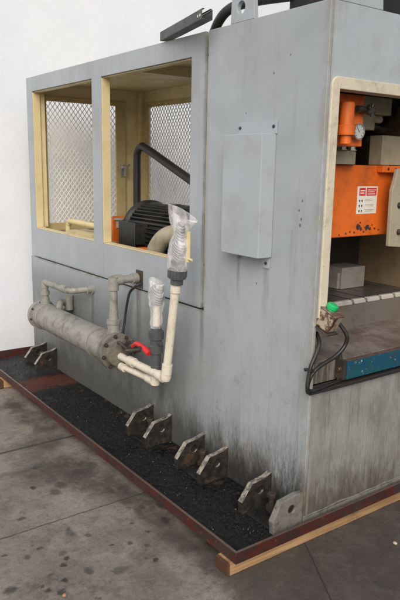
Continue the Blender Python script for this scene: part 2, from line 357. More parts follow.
class MB:
    def __init__(s): s.bm = bmesh.new()
    def box(s, lo, hi, rot=None, about=None):
        v = [s.bm.verts.new((x, y, z)) for x in (lo[0], hi[0]) for y in (lo[1], hi[1]) for z in (lo[2], hi[2])]
        for f in ((0, 1, 3, 2), (4, 6, 7, 5), (0, 4, 5, 1), (2, 3, 7, 6), (0, 2, 6, 4), (1, 5, 7, 3)):
            s.bm.faces.new([v[i] for i in f])
        if rot: 
            a = Vector(about); 
            for q in v: q.co = a + rot @ (q.co - a)
        return s
    def prism(s, pts, axis, a, b):
        """polygon pts in the plane across `axis`, extruded a..b"""
        def P(p, h):
            return {'x': (h, p[0], p[1]), 'y': (p[0], h, p[1]), 'z': (p[0], p[1], h)}[axis]
        A = [s.bm.verts.new(P(p, a)) for p in pts]; B = [s.bm.verts.new(P(p, b)) for p in pts]
        s.bm.faces.new(A); s.bm.faces.new(B[::-1])
        for i in range(len(pts)):
            j = (i+1) % len(pts); s.bm.faces.new((A[i], B[i], B[j], A[j]))
        return s
    def para(s, o, a, b, c):
        o, a, b, c = map(Vector, (o, a, b, c))
        v = [s.bm.verts.new(o+a*i+b*j+c*k) for i in (0, 1) for j in (0, 1) for k in (0, 1)]
        for f in ((0, 1, 3, 2), (4, 6, 7, 5), (0, 4, 5, 1), (2, 3, 7, 6), (0, 2, 6, 4), (1, 5, 7, 3)):
            s.bm.faces.new([v[i] for i in f])
        return s
    def lathe(s, o, d, prof, n=28, cap=True, up=None):
        """prof: list of (distance along d, radius)"""
        o = Vector(o); d = Vector(d).normalized()
        e = Vector(up) if up else (Vector((0, 0, 1)) if abs(d.z) < .9 else Vector((1, 0, 0)))
        u = d.cross(e).normalized(); w = d.cross(u)
        rings = []
        for h, r_ in prof:
            rings.append([s.bm.verts.new(o+d*h+(u*math.cos(2*PI*i/n)+w*math.sin(2*PI*i/n))*max(r_, 1e-4)) for i in range(n)])
        for A, B in zip(rings, rings[1:]):
            for i in range(n):
                j = (i+1) % n; s.bm.faces.new((A[i], A[j], B[j], B[i]))
        if cap: s.bm.faces.new(rings[0][::-1]); s.bm.faces.new(rings[-1])
        return s
    def cyl(s, a, b, r_, n=20):
        a = Vector(a); b = Vector(b); return s.lathe(a, b-a, [(0, r_), ((b-a).length, r_)], n)
    def tube(s, pts, r_, n=14, smooth=0, cap=True):
        P = [Vector(p) for p in pts]
        if smooth:
            Q = []
            for i in range(len(P)-1):
                p0 = P[max(i-1, 0)]; p1 = P[i]; p2 = P[i+1]; p3 = P[min(i+2, len(P)-1)]
                for k in range(smooth):
                    t = k/smooth
                    Q.append(.5*((2*p1)+(p2-p0)*t+(2*p0-5*p1+4*p2-p3)*t*t+(3*p1-p0-3*p2+p3)*t**3))
            Q.append(P[-1]); P = Q
        T = [(P[min(i+1, len(P)-1)]-P[max(i-1, 0)]).normalized() for i in range(len(P))]
        u = T[0].orthogonal().normalized(); rings = []
        for i, p in enumerate(P):
            u = (u - T[i]*u.dot(T[i])).normalized(); w = T[i].cross(u)
            rr = r_[min(i, len(r_)-1)] if isinstance(r_, list) else r_
            rings.append([s.bm.verts.new(p+(u*math.cos(2*PI*k/n)+w*math.sin(2*PI*k/n))*rr) for k in range(n)])
        for A, B in zip(rings, rings[1:]):
            for i in range(n):
                j = (i+1) % n; s.bm.faces.new((A[i], A[j], B[j], B[i]))
        if cap: s.bm.faces.new(rings[0][::-1]); s.bm.faces.new(rings[-1])
        return s
    def hexbolt(s, o, d, r_, h):
        return s.lathe(o, d, [(0, r_*1.35), (h*.2, r_*1.35), (h*.2, r_), (h*.9, r_), (h, r_*.85)], 6)
    def build(s, name, mat, parent=None, bevel=0, smooth=False, label=None, seg=2, origin=None):
        bmesh.ops.recalc_face_normals(s.bm, faces=s.bm.faces[:])
        me = bpy.data.meshes.new(name); 
        root = parent
        off = Vector((0, 0, 0))
        if parent is not None:
            q = parent
            while q is not None: off += q.location; q = q.parent
        elif origin: off = Vector(origin)
        for v in s.bm.verts: v.co -= off
        s.bm.to_mesh(me); s.bm.free()
        me.materials.append(M[mat])
        o = bpy.data.objects.new(name, me); COL.objects.link(o)
        if parent is not None: o.parent = parent
        elif origin: o.location = off
        if smooth:
            for p in me.polygons: p.use_smooth = True
            me.set_sharp_from_angle(angle=R(38))
        if bevel:
            b = o.modifiers.new('bevel', 'BEVEL'); b.width = bevel; b.segments = seg; b.limit_method = 'ANGLE'; b.angle_limit = R(40)
        if label: o['label'] = label
        return o

def top(o, label=None, cat=None, group=None, kind=None):
    for k, v in (('label', label), ('category', cat), ('group', group), ('kind', kind)):
        if v: o[k] = v
    return o
def empty(name, loc, label, cat):
    o = bpy.data.objects.new(name, None); COL.objects.link(o); o.location = loc; o.empty_display_size = .1
    return top(o, label, cat)

# ------------------------------------------------------------------ setting
b = MB(); b.box((-30, -30, -.3), (30, 30, 0)); top(b.build('ground', 'ground'), kind='structure')
b = MB(); b.box((-7, 3.45, 0), (9, 3.75, 5.6))
top(b.build('wall', 'wall'), 'white painted rough brick wall behind the grey press and its drip tray', 'wall')

# ------------------------------------------------------------------ drip tray
X1 = 1.75
tray = empty('drip_tray', (-.40, -.036, .06), 'long rust-red steel drip tray of black oily sludge under the press', 'drip tray')
MB().box((-.40, -.036, .060), (X1, 3.08, .068)).build('tray_floor', 'tray', tray)
b = MB(); 
b.box((-.402, -.038, .058), (-.394, 3.08, .108)); b.box((-.394, -.038, .058), (X1, -.030, .108))
b.box((X1, -.038, .058), (X1+.008, 3.08, .108)); b.box((-.394, 3.072, .069), (X1, 3.08, .142))
b.build('tray_side', 'tray', tray, .0015)
b = MB(); b.box((-.4035, -.0395, .1085), (-.3925, 3.071, .1115)); b.box((-.3925, -.0395, .1085), (X1, -.0285, .1115))
b.build('rim', 'rim', tray, .001)
# sludge: a lumpy sheet
b = MB(); nx, ny = 64, 440
vs = []
for j in range(ny+1):
    row = []
    for i in range(nx+1):
        x = -.392 + .386*i/nx; y = -.028 + 3.098*j/ny
        h = .082 + .006*mnoise.noise((x*5, y*5, 4)) + .004*mnoise.noise((x*9, y*9, 1)) + .004*mnoise.noise((x*34, y*34, 5)) + .009*max(0, mnoise.noise((x*95, y*95, 2)))+.004*max(0, mnoise.noise((x*170, y*170, 7)))
        if 2.15 < y < 2.6: 
            k = min(1, (y-2.15)/.08, (2.6-y)/.08); h = h*(1-k) + (.080+.001*mnoise.noise((x*12, y*12, 2)))*k
        row.append(b.bm.verts.new((x, y, h)))
    vs.append(row)
for j in range(ny):
    for i in range(nx): b.bm.faces.new((vs[j][i], vs[j][i+1], vs[j+1][i+1], vs[j+1][i]))
top(b.build('sludge', 'sludge', smooth=True), 'black oily sludge lying in the drip tray', 'sludge', kind='stuff')
b = MB(); b.bm.faces.new([b.bm.verts.new(p) for p in ((-.3935, -.0295, .0800), (-.0005, -.0295, .0800), (-.0005, 2.17, .0800), (-.3935, 2.17, .0800))])
top(b.build('oil', 'oil'), 'black oil standing between the lumps of sludge in the drip tray', 'oil', kind='stuff')
b = MB()
for k in range(1500):
    x = random.uniform(-.385, -.01); y = 3.05*random.random()**1.5 - .02
    if 2.1 < y < 2.6 and random.random() < .9: continue
    s_ = random.uniform(.001, .0042); q = Matrix.Rotation(random.uniform(0, 6), 3, Vector((random.random(), random.random(), random.random()+.1)).normalized())
    z = .086 + .004*mnoise.noise((x*9, y*9, 1)) + .004*mnoise.noise((x*34, y*34, 5))
    b.box((x-s_, y-s_*.6, z-s_*.3), (x+s_, y+s_*.6, z+s_*.3), q, (x, y, z))
top(b.build('metal_chips', 'swarf'), 'small dark metal chips scattered over the tray sludge', 'metal chips', kind='stuff')

# ------------------------------------------------------------------ timber beams
def beam(loc, y0, y1, x0, skew, label):
    b = MB()
    pts = []
    n = 40
    rings = []
    for i in range(n+1):
        t = i/n; x = x0 + (1.85-x0)*t
        w = .002*mnoise.noise((x*6, y0, 3)); h = .0575 + .0012*mnoise.noise((x*5, 1, y0))
        yy = skew*t
        rings.append([b.bm.verts.new(p) for p in ((x, y0+yy+w, .001), (x, y1+yy, .001), (x, y1+yy, h), (x, y0+yy+w+.003, h))])
    for A, B in zip(rings, rings[1:]):
        for k in range(4): b.bm.faces.new((A[k], A[(k+1) % 4], B[(k+1) % 4], B[k]))
    b.bm.faces.new(rings[0]); b.bm.faces.new(rings[-1][::-1])
    return top(b.build('timber_beam', 'wood', bevel=.004), label, 'wood beam')
g1 = 'timber beams under the drip tray'
beam(0, -.018, .065, -.425, -.012, 'knotty pine beam lying under the front edge of the tray')['group'] = g1
beam(0, 2.60, 2.70, -.455, 0, 'timber beam end under the far end of the tray near the white wall')['group'] = g1

# ------------------------------------------------------------------ the press
press = empty('hydraulic_press', (0, 0, .07), 'large oil-stained pale grey hydraulic press with meshed pump cabinet', 'press')
H = 2.213; OY = .757
# side sheet, L shaped (column + base tank)
b = MB(); b.prism([(0, .070), (3.052, .070), (3.052, .886), (OY, .886), (OY, H), (0, H)], 'x', 0, .018)
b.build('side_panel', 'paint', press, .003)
b = MB()
b.box((.019, .0008, 1.925), (1.62, .018, H-.001)); b.box((.019, .0008, 1.0), (.046, .018, 1.924))
b.box((.019, .0008, .070), (1.62, .018, .684)); b.box((1.12, .0008, .685), (1.62, .018, 1.924))
b.build('front_panel', 'front', press)
b = MB(); b.box((.0195, .019, 2.19), (1.60, OY-.001, 2.212)); b.build('top_plate', 'paint', press)
b = MB(); b.box((1.602, .019, .071), (1.62, OY-.001, 2.211)); b.box((.02, OY-.02, .90), (1.60, OY-.002, 2.188)); b.build('rear_panel', 'paint', press)
b = MB(); b.box((.019, OY+.01, .862), (1.03, 3.05, .884)); b.box((1.012, OY, .071), (1.03, 3.05, .861)); b.box((.019, 3.034, .071), (1.011, 3.052, .861))
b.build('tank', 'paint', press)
# base flange / weld line
b = MB(); b.box((-.004, -.010, .072), (1.63, -.0005, .112)); b.tube([(-.002, -.004, .116)]+[(x*.06, -.002+random.uniform(-.002, .002), .116+random.uniform(-.003, .003)) for x in range(1, 27)], .0045, 8)
b.build('base_flange', 'footgrey', press, .002)
# brown inner panels of the work opening
b = MB(); b.box((1.10, .02, .80), (1.118, OY-.022, 1.93)); b.build('inner_side_panel', 'brownwall', press)
b = MB(); b.box((.02, OY-.045, .80), (1.098, OY-.025, 2.18)); b.build('inner_back_panel', 'dark', press)
b = MB(); b.box((.019, .09, .80), (.028, OY-.05, 1.93)); b.build('inner_side_panel', 'beige', press)
# ivory frame round the opening
def ring():
    b = MB(); r_ = .035; x0, x1, z0, z1 = .024, 1.145, 1.0, 1.944; t = .045
    out = [(x0, z0), (x0, z1-r_)] + [(x0+r_-r_*math.cos(a), z1-r_+r_*math.sin(a)) for a in [PI/2*k/6 for k in range(1, 7)]]
    out += [(x1, z1), (x1, z1-t), (x0+t, z1-t), (x0+t, z0)]
    b.prism(out, 'y', -.006, .060)
    return b
ring().build('opening_frame', 'border', press, .003)

# --- lower part of the opening: sill, deck, blue slab, T-slot table
MB().box((.02, .055, .688), (1.095, .075, .782)).build('sill_face', 'streak', press, .002)
b = MB(); b.box((.012, -.006, .676), (1.12, .054, .6855)); b.build('ledge', 'darkiron', press, .002)
b = MB(); b.prism([(.050, .792), (.31, .824), (.31, .81), (.050, .784)], 'x', .03, .204)
b.prism([(.0215, .7885), (.31, .825), (.31, .811), (.0215, .7835)], 'x', .2045, 1.09)
b.build('deck', 'deck', press, .001)
bs = MB(); bs.box((.222, -.004, .700), (1.09, .053, .782)); blue = bs.build('front_slab', 'blue', press, .003)
b = MB(); b.box((.2215, -.004, .7825), (1.09, .02, .7865)); b.build('worn_edge', 'rim', blue, .001)
b = MB(); b.prism([(.0, .700), (.05, .700), (.05, .800), (.03, .812), (.025, .79), (.0, .783)], 'x', .204, .2205); b.hexbolt((.204, .025, .745), (-1, 0, 0), .012, .012)
b.build('end_plate', 'darkiron', blue, .002)
# table with T slots cut through
slots = [.585, .686, .796, .909, 1.01]
edges = [.10]+[q for s_ in slots for q in (s_-.008, s_+.008)]+[1.095]
table = MB().box((.10, .3005, .80), (1.095, .70, .9375)).build('bolster_table', 'tablefront', press, .003)
tb = MB()
for a, c in zip(edges[::2], edges[1::2]): tb.box((a, .322, .938), (c, .70, .9615))
tb.build('slotted_top', 'tabletop', table, .002)
def edge_piece(a, c):
    def fn(b): b.prism([(a+(.010 if a > .2 else 0), .938), (c+(.010 if c < 1.05 else 0), .938), (c-.002, .963), (a-.002 if a > .2 else a, .963)], 'y', .297, .3215)
    return fn
each('slot_shade_strip', 'dark', table, [lambda b, q=q: b.box((q-.0078, .305, .9378), (q+.0078, .69, .9395)) for q in slots])  # dark strips on the slot floors stand in for their shade
each('worn_edge', 'brightsteel', table, [edge_piece(a, c) for a, c in zip(edges[::2], edges[1::2])], bevel=.005)
b = MB(); b.box((.745, .52, .9625), (.93, .66, 1.078)); b.box((.73, .535, .9625), (.746, .645, 1.05))
top(b.build('die_block', 'blocksteel', None, .003, origin=(.83, .59, .9625)), 'pale machined steel block standing on the slotted table inside the press opening', 'steel block')

# --- ram guard, manifold and hydraulics in the opening
guard = MB().box((.20, .30, 1.278), (.822, .64, 1.618)).build('ram_guard', 'orange', press, .006, seg=3)
lab = MB().box((.565, .2985, 1.387), (.711, .2998, 1.518)).build('warning_label', 'white', guard)
b = MB(); b.box((.578, .2972, 1.474), (.622, .2984, 1.511)); b.box((.630, .2972, 1.474), (.703, .2984, 1.511)); b.build('label_header', 'redink', lab)
b = MB()
for z in (1.501, 1.492, 1.482): b.box((.636, .2962, z-.002), (.697-random.random()*.012, .2971, z+.0015))
b.box((.584, .2962, 1.495), (.616, .2971, 1.501)); b.box((.584, .2962, 1.483), (.612, .2971, 1.489)); b.build('label_text', 'white', lab)
b = MB()
for z in (1.452, 1.428, 1.403):
    for x in (.580, .598):
        b.box((x, .2972, z-.004), (x+.007, .2984, z+.004), Matrix.Rotation(.5, 3, 'Y'), (x, .298, z)); b.box((x+.003, .2972, z-.009), (x+.006, .2984, z-.002))
b.build('pictogram', 'ink', lab)
b = MB()
for z in (1.457, 1.450, 1.432, 1.425, 1.407, 1.400): b.box((.622, .2972, z-.0011), (.695-random.random()*.02, .2984, z+.0011))
b.build('fine_print', 'paleink', lab)
def patch(x, z, q):
    def fn(b): b.prism([(x+q*math.cos(a*PI/8)*random.uniform(.45, 1.3), z+q*.9*math.sin(a*PI/8)*random.uniform(.45, 1.3)) for a in range(16)], 'y', .2988, .2998)
    return fn
spots_ = [(.585, 1.322, .017), (.608, 1.315, .010), (.655, 1.320, .019), (.675, 1.312, .009), (.53, 1.302, .006), (.74, 1.305, .005), (.71, 1.312, .007), (.50, 1.296, .006), (.56, 1.298, .006), (.63, 1.300, .007), (.455, 1.290, .005), (.60, 1.345, .006), (.69, 1.33, .005)]
each('chipped_patch', 'chipdark', guard, [patch(*q) for q in spots_])
b = MB(); b.box((.695, .262, 1.585), (.98, .299, 1.618)); bar = b.build('clamp_bar', 'orange', press, .003)
each('bolt', 'darkiron', bar, [lambda b, x=x: b.lathe((x, .262, 1.602), (0, -1, 0), [(0, .007), (.002, .007)], 12) for x in (.735, .79, .85)])

mani = MB().box((.190, .12, 1.694), (.362, .20, 1.905)).build('valve_manifold', 'orange', press, .004)
b = MB(); b.lathe((.205, .075, 1.735), (0, 0, 1), [(0, .036), (.035, .038), (.04, .030), (.125, .030), (.13, .026)], 26)
b.lathe((.205, .075, 1.70), (0, 0, 1), [(0, .024), (.035, .024)], 20); b.cyl((.205, .075, 1.78), (.205, .125, 1.78), .022)
b.build('relief_valve', 'orange', mani, 0, True)
gd = MB().lathe((.306, .119, 1.754), (0, -1, 0), [(0, .030), (.022, .030), (.024, .034), (.030, .034), (.030, .029), (.026, .029)], 30).build('pressure_gauge', 'steel', mani, 0, True)
MB().lathe((.306, .0925, 1.754), (0, -1, 0), [(0, .0285), (.001, .0285)], 30).build('dial', 'dialwhite', gd)
b = MB(); b.box((.305, .0905, 1.750), (.3075, .0913, 1.776), Matrix.Rotation(-.7, 3, 'Y'), (.306, .09, 1.754))
for k in range(9):
    a = R(-135+k*33.75); x = .306+.024*math.sin(a); z = 1.754+.024*math.cos(a)
    b.box((x-.0009, .0905, z-.003), (x+.0009, .0913, z+.003), Matrix.Rotation(a, 3, 'Y'), (x, .09, z))
b.build('needle', 'ink', gd)
b = MB(); b.cyl((.335, .12, 1.842), (.335, .085, 1.842), .012); b.cyl((.300, .088, 1.850), (.385, .088, 1.836), .010)
for a in range(5):
    b.cyl((.352, .075, 1.842), (.352+.026*math.cos(a*1.257), .073, 1.842+.026*math.sin(a*1.257)), .0085, 10)
b.lathe((.352, .088, 1.842), (0, -1, 0), [(0, .016), (.022, .014)], 12); b.cyl((.28, .088, 1.845), (.30, .088, 1.845), .014)
b.build('control_knob', 'darkiron', mani, 0, True)
b = MB(); b.lathe((.43, .34, 1.62), (0, 0, 1), [(0, .10), (.055, .10), (.06, .095), (.062, .05), (.08, .05)], 36)
b.lathe((.36, .29, 1.682), (0, 0, 1), [(0, .016), (.02, .016)], 12); b.build('cylinder_flange', 'beige', press, 0, True)
each('flange_bolt', 'steel', press, [lambda b, x=x, y=y: b.hexbolt((x, y, 1.682), (0, 0, 1), .016, .024) for x, y in ((.40, .26), (.46, .26), (.36, .29), (.51, .30))])
b = MB(); b.box((.48, .30, 1.855), (.775, .42, 1.935)); b.box((.48, .302, 1.782), (.66, .41, 1.854)); b.cyl((.71, .34, 1.856), (.71, .34, 1.825), .022); b.cyl((.655, .32, 1.835), (.72, .32, 1.835), .018)
b.build('hydraulic_block', 'beige', press, .004)
b = MB(); b.box((.725, .30, 1.62), (.93, .38, 1.762)); b.build('guide_block', 'beige', press, .004)
gp = MB().prism([(.735, 1.605), (.95, 1.605), (.95, 1.21), (.71, 1.232), (.705, 1.50)], 'y', .205, .225).build('guide_plate', 'beige', press, .003)
each('bolt', 'darkiron', gp, [lambda b, x=x, z=z: b.hexbolt((x, .205, z), (0, -1, 0), .012, .012) for x, z in ((.765, 1.43), (.775, 1.30))])
b = MB(); b.tube([(.60, .5, 2.0), (.72, .45, 1.86), (.86, .42, 1.80), (.98, .45, 1.90)], .025, 10, 6); b.tube([(.80, .5, 1.70), (.9, .5, 1.80), (1.0, .5, 1.76)], .02, 10, 6)
b.box((.83, .45, 1.78), (.95, .60, 1.90)); b.build('hydraulic_hose', 'rubber', press, 0, True)

# --- lifting lugs and dark gear on the roof
b = MB(); n = 20; hy, hz, hr = .520, 2.284, .020
b.bm.free(); b = MB()
outer = [(.598, 2.2135), (.592, 2.34), (.565, 2.37), (.475, 2.37), (.448, 2.34), (.438, 2.2135)]
def plate_hole(b, outer, c, r_, axis, a0, a1, n=24):
    """polygon plate with a round hole, joined by strips"""
    def P(p, h): return {'x': (h, p[0], p[1]), 'y': (p[0], h, p[1])}[axis]
    c = Vector(c)
    def hit(a):
        d = Vector((math.cos(a), math.sin(a))); best = 1e9
        for i in range(len(outer)):
            p = Vector(outer[i]); q = Vector(outer[(i+1) % len(outer)]); e = q-p
            den = d.x*e.y-d.y*e.x
            if abs(den) < 1e-9: continue
            w = p-c; t = (w.x*e.y-w.y*e.x)/den; s2 = (w.x*d.y-w.y*d.x)/den
            if t > 0 and -1e-6 <= s2 <= 1+1e-6: best = min(best, t)
        return c+d*best
    angs = sorted([2*PI*i/n for i in range(n)]+[math.atan2(p[1]-c.y, p[0]-c.x) % (2*PI) for p in outer])
    O0, O1, I0, I1 = [], [], [], []
    for a in angs:
        o = hit(a); i_ = c+Vector((math.cos(a), math.sin(a)))*r_
        O0.append(b.bm.verts.new(P(o, a0))); O1.append(b.bm.verts.new(P(o, a1)))
        I0.append(b.bm.verts.new(P(i_, a0))); I1.append(b.bm.verts.new(P(i_, a1)))
    N = len(angs)
    for i in range(N):
        j = (i+1) % N
        b.bm.faces.new((O0[i], O0[j], I0[j], I0[i])); b.bm.faces.new((O1[i], I1[i], I1[j], O1[j]))
        b.bm.faces.new((O0[i], O1[i], O1[j], O0[j])); b.bm.faces.new((I0[i], I0[j], I1[j], I1[i]))
plate_hole(b, outer, (.528, 2.272), .027, 'x', .001, .024)
b.build('lifting_lug', 'box', press, .002)
b = MB(); plate_hole(b, [(.012, 2.2135), (.045, 2.29), (.08, 2.32), (.24, 2.32), (.29, 2.27), (.296, 2.2135)], (.16, 2.28), .022, 'y', .001, .024)
b.build('lifting_lug', 'front', press, .002)
b = MB(); b.box((.16, .10, 2.2135), (1.3, .40, 2.46)); b.box((.35, .16, 2.46), (.9, .36, 2.6)); b.build('crown_valve_block', 'dark', press, .01)
b = MB(); b.tube([(.30, 1.25, 2.06), (.18, .99, 2.20), (.15, .88, 2.29), (.15, .78, 2.335), (.15, .60, 2.335), (.16, .40, 2.32), (.2, .28, 2.32)], .024, 14, 8)
b.build('roof_hose', 'rubber', press, 0, True)

# --- cover box on the column side
bx = MB().box((-.080, .267, 1.218), (-.001, .525, 1.736)).build('side_cover', 'box', press, .003)
each('mounting_strip', 'box', bx, [lambda b, q=q: b.box(*q) for q in (((-.006, .262, 1.737), (-.001, .512, 1.790)), ((-.006, .275, 1.168), (-.001, .32, 1.217)), ((-.02, .480, 1.190), (-.001, .50, 1.217)))], bevel=.001)
each('screw', 'darkiron', bx, [lambda b, q=q: b.hexbolt((-.006, *q), (-1, 0, 0), .006, .006) for q in ((.500, 1.767), (.281, 1.767), (.297, 1.190))])

# --- pump cabinet
cab = MB(); y0, y1 = .781, 3.030; z0, z1 = .896, H-.001
cab.box((0, y0, z0), (.016, y1, 1.112))            # lower panel
cab.box((0, y0, 2.112), (.016, y1, z1))            # top rail
for a, c in ((y0, .890), (1.835, 1.958), (2.925, y1)): cab.box((0.0, a, 1.112), (.016, c, 2.112))
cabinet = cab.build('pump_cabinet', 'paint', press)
b = MB()   # cream returns and inner frame
for a, c in ((.8895, 1.8345), (1.9585, 2.9245)):
    b.box((.003, a, 1.1125), (.058, c, 1.118)); b.box((.0165, a, 2.105), (.058, c, 2.1115))
    b.box((.003, a, 1.119), (.058, a+.006, 2.104)); b.box((.003, c-.006, 1.119), (.058, c, 2.104))
b.box((.0175, y0, .90), (.05, y1-.03, 1.110)); b.box((.0175, y0, 2.114), (.03, y1-.03, 2.19))
b.box((.0175, 2.932, 1.119), (.10, 2.998, 2.19)); b.box((.0175, 1.845, 1.119), (.055, 1.948, 2.104)); b.box((.0175, .78, 1.119), (.055, .882, 2.104))
b.build('window_frame', 'cream', cabinet, .0015)
b = MB(); b.box((.0, y0, 2.192), (.14, y1, 2.2105)); b.box((.33, y0, 2.192), (1.01, y1, 2.2105))
b.box((.141, y0, 2.192), (.329, 1.02, 2.2105)); b.box((.141, 1.30, 2.192), (.329, y1, 2.2105))
b.bm.free(); b = MB()
b.box((.017, 1.30, 2.190), (1.008, y1-.002, 2.209)); b.box((.36, y0, 2.190), (1.008, 1.298, 2.209)); b.box((.017, y0, 2.190), (.06, 1.298, 2.209))
b.box((.061, 1.62, 2.130), (.99, 1.65, 2.189)); b.box((.061, 1.20, 2.150), (.36, 1.23, 2.189)) if False else None
b.build('roof', 'cream', cabinet, .001)
# far end wall with hinged mesh door
b = MB(); b.box((.10, 3.005, .90), (1.00, 3.028, 1.08)); b.box((.10, 3.005, 2.072), (1.00, 3.028, 2.189)); b.box((.80, 3.005, 1.081), (1.00, 3.028, 2.071))
b.box((.94, 2.96, .90), (.985, 3.003, 2.189)); b.build('end_wall', 'cream', cabinet, .001)
d = MB(); dx0, dx1, dz0, dz1 = .105, .815, 1.085, 2.095
d.box((dx0, 2.985, dz0), (dx1, 3.003, 1.14)); d.box((dx0, 2.985, 2.06), (dx1, 3.003, dz1)); d.box((dx0, 2.985, 1.141), (dx0+.03, 3.003, 2.059)); d.box((.728, 2.985, 1.141), (dx1, 3.003, 2.059))
door = d.build('mesh_door', 'creamdark', cabinet, .002)
def mesh_panel(org, du, w, z0, z1, nrm, parent, cw=.038, ch=.050, t=.0027):
    b = MB(); org = Vector(org); du = Vector(du); nv = Vector(nrm)
    nu = int(w/(cw/2))+1; nz = int((z1-z0)/(ch/2))
    for k in range(nu):
        prev = None
        for j in range(nz+1):
            off = cw*.22*(1 if (j+k) % 2 else -1)
            p = org+du*(k*cw/2+off); p.z = z0+j*ch/2
            c = [b.bm.verts.new(p+du*sx*t+nv*sy*.0018) for sx, sy in ((-1, -1), (1, -1), (1, 1), (-1, 1))]
            if prev:
                for q in range(4): b.bm.faces.new((prev[q], prev[(q+1) % 4], c[(q+1) % 4], c[q]))
            prev = c
    return b.build('expanded_mesh', 'mesh', parent)
mesh_panel((.125, 3.0055-.004, 0), (1, 0, 0), .62, 1.12, 2.075, (0, 1, 0), door)
b = MB(); b.lathe((.79, 2.984, 1.575), (0, -1, 0), [(0, .022), (.012, .022), (.016, .012), (.05, .012)], 18); b.box((.782, 2.94, 1.50), (.798, 2.952, 1.585)); b.box((.765, 2.975, 1.50), (.81, 2.984, 1.60))
b.cyl((.79, 2.94, 1.575), (.83, 2.94, 1.60), .008)
b.build('door_latch', 'steel', door, .001)
# back wall with mesh panel
b = MB(); bxp = .985
b.box((bxp, y0, .90), (1.008, y1-.03, 1.10)); b.box((bxp, y0, 2.08), (1.008, y1-.03, 2.189)); b.box((bxp, 2.905, 1.101), (1.008, y1-.03, 2.079)); b.box((bxp, y0, 1.101), (1.008, 1.55, 2.079))
bw = b.build('back_wall', 'cream', cabinet, .001)
b = MB(); b.box((.972, 1.56, 2.06), (.984, 2.935, 2.095)); b.box((.972, 2.90, 1.10), (.984, 2.935, 2.059)); b.build('panel_trim', 'creamdark', bw, .001)
mesh_panel((.992, 1.53, 0), (0, 1, 0), 1.40, 1.09, 2.085, (1, 0, 0), bw)

# --- electric motor
mot = empty('unused', (0, 0, 0), 'x', 'x'); bpy.data.objects.remove(mot)
cx, cz = .50, 1.145
b = MB(); N = 44; ring0 = []; prof = []
for i in range(N*4):
    a = 2*PI*i/(N*4); rr = .205 if (i % 4) in (0, 1) else .182
    prof.append((cx+rr*math.cos(a), cz+rr*math.sin(a)))
b.prism(prof, 'y', 1.46, 2.06)
b.lathe((cx, 2.06, cz), (0, 1, 0), [(0, .20), (.015, .216), (.05, .216), (.075, .19), (.09, .12)], 44)
b.lathe((cx, 1.46, cz), (0, -1, 0), [(0, .20), (.01, .212), (.13, .205), (.17, .17), (.18, .05)], 44)
b.box((.33, 1.55, .93), (.40, 1.65, .99)); b.box((.33, 1.82, .93), (.40, 1.92, .99))
motor = top(b.build('electric_motor', 'black', None, 0, True, origin=(.5, 1.72, .93)), 'black finned electric motor with orange pump mounting inside the meshed cabinet', 'electric motor')
b = MB(); b.box((.225, 1.82, 1.09), (.325, 2.01, 1.225)); b.box((.212, 1.81, 1.08), (.2245, 2.02, 1.235)); b.build('terminal_box', 'black', motor, .012, True, seg=3)
b = MB(); b.box((.42, 1.70, 1.352), (.50, 1.80, 1.356)); b.build('nameplate', 'steel', motor)
b = MB(); b.lathe((cx, 2.15, cz), (0, 1, 0), [(0, .16), (.03, .16), (.032, .14), (.16, .11)], 40); b.box((.26, 1.78, .93), (.33, 2.15, 1.07)); b.box((.245, 2.155, .93), (.45, 2.18, 1.25)); b.build('pump_bell', 'orange', motor, .002, True)
b = MB(); b.lathe((cx-.08, 2.26, cz-.02), (0, 1, 0), [(0, .10), (.16, .10), (.17, .07), (.22, .07)], 24)
b.lathe((.22, 2.12, .93), (0, 0, 1), [(0, .05), (.11, .05), (.115, .035), (.15, .035)], 20); b.cyl((.20, 2.2, 1.12), (.42, 2.2, 1.12), .03); b.lathe((.30, 2.17, 1.17), (0, 0, 1), [(0, .035), (.05, .035), (.055, .05), (.07, .05)], 18)
b.build('pump', 'beige', motor, 0, True)
b = MB(); b.tube([(.60, 2.43, 1.0), (.60, 2.435, 1.30), (.60, 2.435, 1.62), (.60, 2.42, 1.695), (.60, 2.37, 1.728), (.60, 2.30, 1.715), (.60, 1.95, 1.585), (.60, 1.60, 1.455), (.6, 1.3, 1.33)], .029, 16, 8)
b.build('cabinet_hose', 'rubber', press, 0, True)
b = MB(); b.tube([(.20, 1.56, .93), (.20, 1.555, 1.02), (.205, 1.53, 1.10), (.22, 1.46, 1.175), (.25, 1.37, 1.205), (.30, 1.25, 1.20)], .055, 20, 8)
b.build('suction_elbow', 'beige', motor, 0, True)
b = MB(); b.tube([(.24, 2.88, .93), (.24, 2.88, 1.10), (.24, 2.865, 1.145), (.24, 2.82, 1.163), (.24, 2.50, 1.163), (.24, 2.2, 1.163)], .021, 14, 5)
b.box((.18, 2.35, 1.02), (.34, 2.78, 1.105))
b.build('yellow_pipe', 'cream', press, 0, True)

